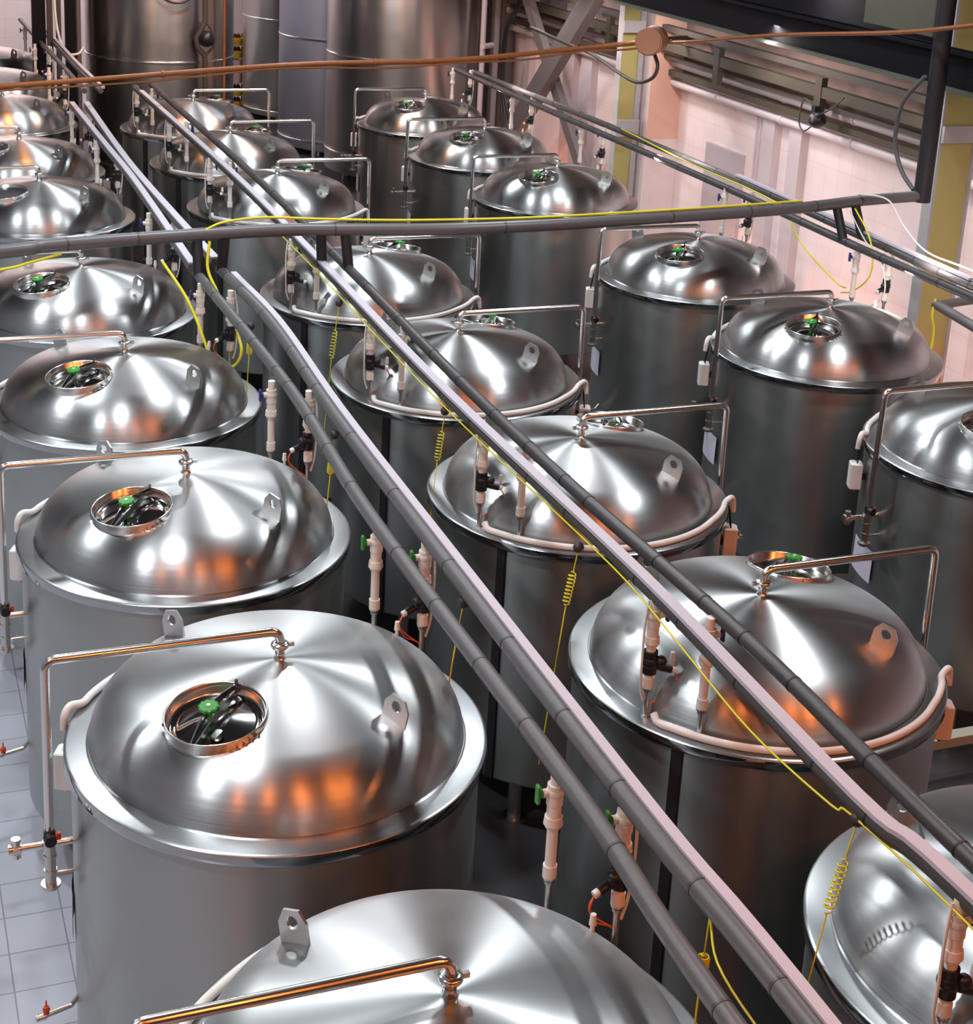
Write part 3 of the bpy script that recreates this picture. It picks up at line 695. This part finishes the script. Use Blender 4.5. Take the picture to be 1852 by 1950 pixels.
# crates of bottles seen in the gap
for k, (z, kind) in enumerate(((-2.0, 'c'), (-1.72, 'c'), (-1.44, 'p'), (-1.16, 'p'), (-.88, 'c'), (-.60, 'c'))):
    for j in range(4):
        x = 7.55+j*.235; y = 35.6
        nm = 'crate' if kind == 'c' else 'pack'
        pos = f'{ORD[k]} layer up, {ORD[j]} from left'
        if kind == 'c':
            e = empty('bottle_crate', (x, y, z-.03), 0, f'yellow bottle crate between far silos, {pos}', 'crate', 'crates and packs in the far gap')
            MB().box((0, 0, .09), (.22, .30, .16), None, .01).build('crate_body', M['crate'], e)
            mb = MB()
            for a in range(3):
                for b in range(4): mb.cyl((-.07+.07*a, -.105+.07*b, .16), (-.07+.07*a, -.105+.07*b, .25), .024, 8, .012)
            mb.build('bottles', M['bottle'], e)
        else:
            mb = MB()
            mb.box((x, y, z+.10), (.215, .30, .24), None, .015); one(mb, 'drinks_pack', M['cans'], f'pink wrapped pack between far silos, {pos}', 'pack', 'crates and packs in the far gap')
mb = MB(); mb.box((7.9, 35.6, ZF+.01), (1.15, .5, .02)); 
# ------------------------------------------------------------------ columns, braces, beams
def column(x0, x1, y, d, fl, label, zt=5.5, wm='colyellow'):
    """H column seen at its web; fl = (left, right) flange thickness"""
    e = empty('steel_column', ((x0+x1)/2, y, ZF), 0, label, 'column', 'painted steel columns'); w = x1-x0; H = zt-ZF
    MB().box((0, .05, H/2), (w, .10, H)).build('web', M[wm], e)
    MB().box((-w/2-fl[0]/2, d/2+.0, H/2), (fl[0], d, H)).build('flange', M['colgrey'], e)
    MB().box((w/2+fl[1]/2, d/2-.03, H/2), (fl[1], d, H)).build('flange', M['colgrey'], e)
    return e
c1 = column(10.13, 10.50, 13.4, .15, (.03, .03), 'big yellow steel column with rust stains at the right edge')
c2 = column(10.14, 10.39, 20.92, .16, (.004, .08), 'olive yellow steel column behind the far round box')
c3 = column(10.66, 10.86, 27.2, .2, (.03, .03), 'far grey steel column beside the silo, mostly hidden', wm='pilaster')
MB().box((0, -.03, 3.54), (.42, .04, .17)).build('batten', M['colgrey'], c1)
MB().box((0, -.10, 3.69), (.34, .03, .17)).build('batten', M['colgrey'], c2)
MB().box((0, -.10, 2.24), (.36, .03, .24)).build('batten', M['colgrey'], c2)
def brace(p0, p1, w, h, label):
    sh = Vector(p0); q = Vector(p1)-sh
    d = q.normalized(); x = d.cross(Vector((1, 0, 0))).normalized(); mb = MB()
    vs = []
    for t in (Vector((0, 0, 0)), q):
        for a, b in ((-1, -1), (1, -1), (1, 1), (-1, 1)): vs.append(tuple(t+x*(a*w/2)+Vector((b*h/2, 0, 0))))
    mb.add(vs, [(0, 1, 2, 3), (7, 6, 5, 4), (0, 4, 5, 1), (1, 5, 6, 2), (2, 6, 7, 3), (3, 7, 4, 0)])
    o = mb.build('diagonal_brace', M['brace']); o.location = sh; return tag(o, label, 'brace', 'crossed diagonal braces')
brace((10.22, 21.15, 2.84), (10.22, 25.95, -1.46), .36, .16, 'thick grey diagonal brace rising to the right between the far columns')
brace((10.36, 26.2, 2.6), (10.36, 21.6, -1.55), .20, .12, 'darker diagonal brace rising to the left, crossing behind the thick one')

def beam(x, y0, y1, z, w, h, mat, label, name='steel_beam', tw=.02, cat='beam'):
    sh = Vector((x, y0, z)); L = y1-y0; mb = MB()
    mb.box((0, L/2, h-tw/2), (w, L, tw)); mb.box((0, L/2, h/2), (w*.25, L, h)); 
    e = empty(name, sh, 0, label, cat); mb.build('web', mat, e)
    MB().box((0, L/2, tw/2), (w, L, tw)).build('lower_flange', M['flangegreen'], e)
    return e
beam(9.98, 9.5, 26.6, 1.97, .20, .40, M['dark'], 'dark crane beam with dusty lower flange running along the wall at the top right', 'crane_beam', .035)
mb = MB(); mb.box((10.82, 14.4, 3.35), (.36, 12.3, 2.4)); one(mb, 'dark_gallery', M['dark'], 'black gallery side above the crane beam at the top right', 'gallery')
mb = MB(); mb.box((10.22, 14.45, 2.95), (.12, 1.25, 1.10), None, .01); one(mb, 'wall_cabinet', M['panel'], 'drab green grey cabinet on the gallery at the top right', 'cabinet')
def rail(x, y0, y1, z, w, h, mat, name, label, cat, group=None):
    mb = MB(); mb.box((x, (y0+y1)/2, z), (w, y1-y0, h)); return one(mb, name, mat, label, cat, group)
rail(10.60, 13.9, 26.5, 1.43, .10, .13, M['olive'], 'lattice_girder', 'olive girder chord under the crane beam, upper one', 'girder', 'girder chords along the wall')
rail(10.66, 13.9, 26.5, 1.66, .10, .08, M['darkbrown'], 'lattice_girder', 'dark girder chord tight under the crane beam', 'girder', 'girder chords along the wall')
rail(10.80, 13.9, 26.5, 1.02, .06, .085, M['olive'], 'lattice_girder', 'olive rail between the two long white pipes on the wall', 'girder', 'girder chords along the wall')
rail(10.70, 13.9, 26.5, 1.25, .05, .05, M['darkbrown'], 'lattice_girder', 'thin dark girder chord just above the upper white pipe', 'girder', 'girder chords along the wall')
for k, (y, z0, z1) in enumerate(((18.9, 1.12, 1.60), (16.4, 1.12, 1.60), (22.3, 1.1, 1.6))):
    rail(10.58, y-.07, y+.07, (z0+z1)/2, .08, z1-z0, M['olive'], 'girder_hanger', ('short olive hanger under the girder, middle one', 'short olive hanger above the black lamp socket, nearest one', 'short olive hanger under the girder, farthest one')[k], 'hanger', 'girder hangers')
for (z, nm) in ((1.15, 'upper white pipe running along the whole tiled wall'), (.87, 'lower white pipe running along the whole tiled wall')):
    mb = MB(); mb.cyl((10.86, 9.0, z), (10.86, 29.0, z), .055, 18)
    for y in (12, 14.6, 16.0, 17.6, 19.3, 21.5, 24): mb.cyl((10.86, y, z), (10.86, y+.05, z), .066, 18)
    one(mb, 'wall_pipe', M['pipewhite'], nm, 'pipe', 'white wall pipes')
e = empty('lamp_socket', (10.45, 16.2, 1.05), 0, 'black socket with loose wires hanging under the girder', 'socket')
mb = MB(); mb.sphere((0, 0, .08), .11, 16, .9); mb.box((0, .05, .18), (.08, .08, .12)); mb.build('socket_body', M['black'], e)
mb = MB(); mb.tube(smooth_path([(0, .1, .2), (0, .32, .28), (0, .40, .02), (0, .28, -.10), (0, .08, .0)], 6), .010, 6); mb.tube(smooth_path([(0, -.05, .15), (0, -.3, .28), (0, -.5, .42)], 6), .010, 6); mb.build('loose_wire', M['rubber'], e)
mb = MB(); mb.box((10.55, 26.6, 0), (.08, .10, 4.1)); one(mb, 'steel_post', M['darkbrown'], 'thin dark post right of the far silo beside the hanging cable bundle', 'post', 'posts at the far right')
for k in range(3):
    cable([(10.42, 25.3-.06*k, 2.4), (10.42, 25.6-.08*k, 1.5), (10.42, 26.1-.05*k, 1.0), (10.42, 26.25-.07*k, .4), (10.42, 26.2-.1*k, -.2), (10.42, 26.0-.25*k, -.8)], .022, M['black'], 'black_cable', 'black cable of the bundle hanging between the far silo and the crossed braces', 'hanging black cables')
# wall cable drop, small bracket lamp, grey pipe at right
mb = MB(); mb.cyl((10.93, 18.35, .80), (10.93, 18.35, -.45), .012, 8); mb.cyl((10.93, 18.25, .80), (10.93, 18.25, -.45), .012, 8); mb.box((10.94, 18.3, -.45), (.05, .18, .10))
one(mb, 'wall_conduit', M['pilaster'], 'pair of thin conduits dropping down the tiled wall left of the twin pilasters', 'conduit')
mb = MB(); mb.cyl((9.95, 12.92, -.14), (9.95, 9.5, -.40), .050, 16); mb.cyl((9.95, 12.88, -.14), (10.6, 12.9, -.10), .045, 16)
one(mb, 'wall_side_pipe', M['insul_light'], 'grey insulated pipe leaving the big yellow column at the right edge', 'pipe')
cable([(9.93, 12.9, -.08), (9.90, 12.88, -.25), (9.93, 12.86, -.42), (9.91, 12.85, -.75)], .012, M['yellow'], 'yellow_cable', 'short yellow cable hanging on the big yellow column', G)
# black posts at the far left
for k, (x0, x1, mt, lab) in enumerate(((2.54, 2.74, 'dark', 'black post beside the pink far wall, leftmost of the far posts'), (2.78, 2.86, 'darkbrown', 'thin brown post second from the left at the far end'), (2.93, 3.0, 'olive', 'thin greenish post in the middle of the far posts'), (3.08, 3.24, 'dark', 'broad black post close to the wide top left silo'), (3.27, 3.33, 'brace', 'thin grey post touching the outline of the wide top left silo'))):
    mb = MB(); mb.box(((x0+x1)/2, 26.4+.1*k, 1.5), (x1-x0, .16, 7.1)); one(mb, 'steel_post', M[mt], lab, 'post', 'posts at the far left')
cable([(2.86, 26.2, 1.9), (2.88, 26.15, 1.0), (3.0, 26.1, .55), (3.2, 26.15, .50), (3.3, 26.2, .6)], .02, M['hose'], 'white_cable', 'pale cable slung between the far posts at the top left')

# ------------------------------------------------------------------ room
X0, X1, Y0, Y1, ZC_ = -6.0, 11.0, -9.0, 38.0, 7.0
mb = MB(); mb.add([(X0, Y0, ZF), (X1, Y0, ZF), (X1, Y1, ZF), (X0, Y1, ZF)], [(0, 1, 2, 3)]); struct(mb, 'floor', M['floor'])
mb = MB(); mb.add([(X0, Y0, ZC_), (X1, Y0, ZC_), (X1, Y1, ZC_), (X0, Y1, ZC_)], [(3, 2, 1, 0)]); struct(mb, 'ceiling', M['ceil'])
def wallplane(name, p, q, z0, z1, mat):
    """own local frame so that the brick texture lies in the wall's plane"""
    p = Vector(p); q = Vector(q); L = (q-p).length; mb = MB(); mb.add([(0, 0, 0), (L, 0, 0), (L, z1-z0, 0), (0, z1-z0, 0)], [(0, 1, 2, 3)])
    o = struct(mb, name, mat); a = math.atan2((q-p).y, (q-p).x)
    o.matrix_world = Matrix.Translation((p.x, p.y, z0)) @ Matrix.Rotation(a, 4, 'Z') @ Matrix.Rotation(PI/2, 4, 'X'); return o
wallplane('wall_right', (X1, Y1, 0), (X1, Y0, 0), ZF, .96, M['wall'])
wallplane('wall_right_upper', (X1, Y1, 0), (X1, Y0, 0), .96, ZC_, M['upper'])
wallplane('wall_back', (X0, Y1, 0), (X1, Y1, 0), ZF, ZC_, M['wall'])
wallplane('wall_left', (X0, Y0, 0), (X0, Y1, 0), ZF, ZC_, M['leftwall'])
wallplane('wall_front', (X1, Y0, 0), (X0, Y0, 0), ZF, ZC_, M['rearwall'])
def trim(n, x, y0, y1, z0, z1, d, mat, label=None):
    mb = MB(); mb.box((x-d/2, (y0+y1)/2, (z0+z1)/2), (d, y1-y0, z1-z0)); return struct(mb, f'trim_{n}', mat, label)
trim(1, X1, 17.83, 18.12, ZF, .84, .12, M['pilaster']); trim(2, X1, 17.18, 17.46, ZF, .84, .12, M['pilaster'])
trim(3, X1, 24.2, 24.62, ZF, 1.75, .12, M['pilaster']); trim(4, X1, 23.5, 23.92, ZF, 1.75, .12, M['pilaster'])
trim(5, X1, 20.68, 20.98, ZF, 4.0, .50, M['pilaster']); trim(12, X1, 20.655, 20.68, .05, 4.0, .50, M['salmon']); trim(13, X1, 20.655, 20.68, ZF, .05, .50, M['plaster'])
trim(6, X1, 27.1, 27.4, ZF, 1.75, .15, M['brace']); trim(7, X1, 26.1, 26.3, ZF, 1.75, .12, M['pilaster']); trim(8, X1, 28.0, 28.2, ZF, 1.75, .12, M['plaster'])
trim(9, X1, 12.5, 12.8, ZF, 1.75, .15, M['colgrey'])
mb = MB(); mb.box((X1-.03, 19.18, (ZF+.2)/2), (.06, 1.0, .2-ZF)); struct(mb, 'door_1', M['door'])
mb = MB(); mb.box((X1-.02, 21.2, -.95), (.04, 1.0, 2.1)); struct(mb, 'door_2', M['plaster'])
mb = MB(); mb.box((6.2, 14.0, ZF+.002), (7.2, 44.0, .004)); struct(mb, 'floor', M['shadefloor'])  # dark sheet over the tiles, painted shade between the rows
# dark red painted strip and pale curb under the right row
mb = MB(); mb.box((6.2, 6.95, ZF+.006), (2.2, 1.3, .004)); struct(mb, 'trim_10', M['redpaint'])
mb = MB(); mb.box((7.3, 8.05, -1.71), (2.2, .10, .07)); struct(mb, 'trim_11', M['curb'])

# ------------------------------------------------------------------ lights
def lamp(kind, loc, energy, col, size=None, rot=None, name='hall_lamp', **k):
    l = bpy.data.lights.new(name, kind); l.energy = energy; l.color = col
    if kind == 'AREA':
        l.shape = k.get('shape', 'DISK'); l.size = size*S
        if 'size_y' in k: l.shape = 'RECTANGLE'; l.size_y = k['size_y']*S
    elif size: l.shadow_soft_size = size*S
    o = bpy.data.objects.new(name, l); COL.objects.link(o); o.location = loc
    if rot is not None: o.rotation_euler = rot
    return o
COOL = (.90, .96, 1.0); WARM = (1., .24, .05); PINK = (1., .87, .84)
for (x, y, en) in ((.6, 7.2, 300), (.6, 14.5, 300), (3.7, 12.8, 260), (7.3, 8.6, 300), (7.3, 15.2, 300), (3.8, 21.5, 260), (-3.0, 4.5, 380), (-3.0, 12.0, 400), (6.3, 22.5, 300)):
    lamp('AREA', (x, y, 6.4), en, COOL, .56, (0, 0, 0), 'high_bay_or_fill_lamp')
for (x, y) in ((-3.5, -.2), (-.6, .3), (1.6, .0), (4.0, .4), (5.4, .1), (7.8, .2), (5.9, -3.4), (2.2, -3.4)):
    d = Vector((4, 8, 0))-Vector((x, y, 5.4))
    lamp('AREA', (x, y, 5.2), 75, WARM, .19, d.to_track_quat('-Z', 'Y').to_euler(), 'sodium_or_fill_lamp')
for y in (13.9, 17.4, 20.0, 23.4):
    lamp('AREA', (9.98, y, 1.90), 26, PINK, .22, Vector((.5, 0, -1)).to_track_quat('-Z', 'Y').to_euler(), 'wall_lamp')
for y in (11.5, 16.5, 21.5):
    lamp('AREA', (9.55, y, 1.75), 95, PINK, 4.6, Vector((1.3, 0, -1.2)).to_track_quat('-Z', 'X').to_euler(), 'wall_wash_light', size_y=.12)
for y in (12.6, 15.7, 18.7, 21.2, 24.5):
    lamp('AREA', (10.2, y, -1.7), 16, (1., .30, .12), .35, Vector((.8, 0, .9)).to_track_quat('-Z', 'Y').to_euler(), 'floor_uplight')
lamp('AREA', (3.0, 35.5, 5.5), 800, PINK, 1., Vector((0, 1, -1.2)).to_track_quat('-Z', 'Y').to_euler(), 'wall_wash_light')  # unseen light added to brighten the back wall
for (x, y) in ((2.2, 20.5), (6.2, 21.5)):  # warm fill lights added for orange streaks on the silos
    lamp('AREA', (x, y, 4.9), 190, (1., .34, .07), .3, Vector((0, 6, -4)).to_track_quat('-Z', 'Y').to_euler(), 'sodium_or_fill_lamp')
lamp('AREA', (7.0, 25.5, 5.5), 160, (.75, .86, 1.), .5, Vector((1, 4, -5)).to_track_quat('-Z', 'Y').to_euler(), 'high_bay_or_fill_lamp')  # cool fill light added to brighten the silos
w = bpy.data.worlds.new('hall_air'); sc.world = w; w.use_nodes = True
w.node_tree.nodes['Background'].inputs['Color'].default_value = (.02, .02, .024, 1); w.node_tree.nodes['Background'].inputs['Strength'].default_value = 1

# ------------------------------------------------------------------ camera
ANG = math.radians(21.40941257698045); PITCH = math.radians(16.801311330418706); ROLL = math.radians(3.0087028070165376)
HC = 4.161; F = 3078.084; CX = 915.485; CY = 610.969
cp, sp = math.cos(PITCH), math.sin(PITCH); cr, sr = math.cos(ROLL), math.sin(ROLL)
fwd = Vector((0, cp, -sp)); right = Vector((1, 0, 0)); up = Vector((0, sp, cp))
r2 = cr*right+sr*up; u2 = -sr*right+cr*up
Rz = Matrix.Rotation(-ANG, 3, 'Z')
fwd, r2, u2 = Rz @ fwd, Rz @ r2, Rz @ u2
cam = bpy.data.cameras.new('camera'); co = bpy.data.objects.new('camera', cam); COL.objects.link(co)
mw = Matrix((r2, u2, -fwd)).transposed().to_4x4(); mw.translation = Vector((0, 0, HC)); co.matrix_world = mw
cam.sensor_fit = 'HORIZONTAL'; cam.sensor_width = 36; cam.lens = F*36/1852
cam.shift_x = (926-CX)/1852; cam.shift_y = (CY-975)/1852; cam.clip_end = 200
sc.camera = co

# ------------------------------------------------------------------ units -> metres, floor to z = 0
bpy.context.view_layer.update()
for me in bpy.data.meshes: me.transform(Matrix.Scale(S, 4)); me.update()
for o in bpy.data.objects:
    L = Vector(o.location)
    if o.parent is None: L.z -= ZF
    o.location = L*S
for me in list(bpy.data.meshes):
    if me.users == 0: bpy.data.meshes.remove(me)
vs = sc.view_settings
vs.view_transform = 'Standard'; vs.look = 'None'; vs.gamma = 1; vs.use_curve_mapping = False; vs.exposure = 0
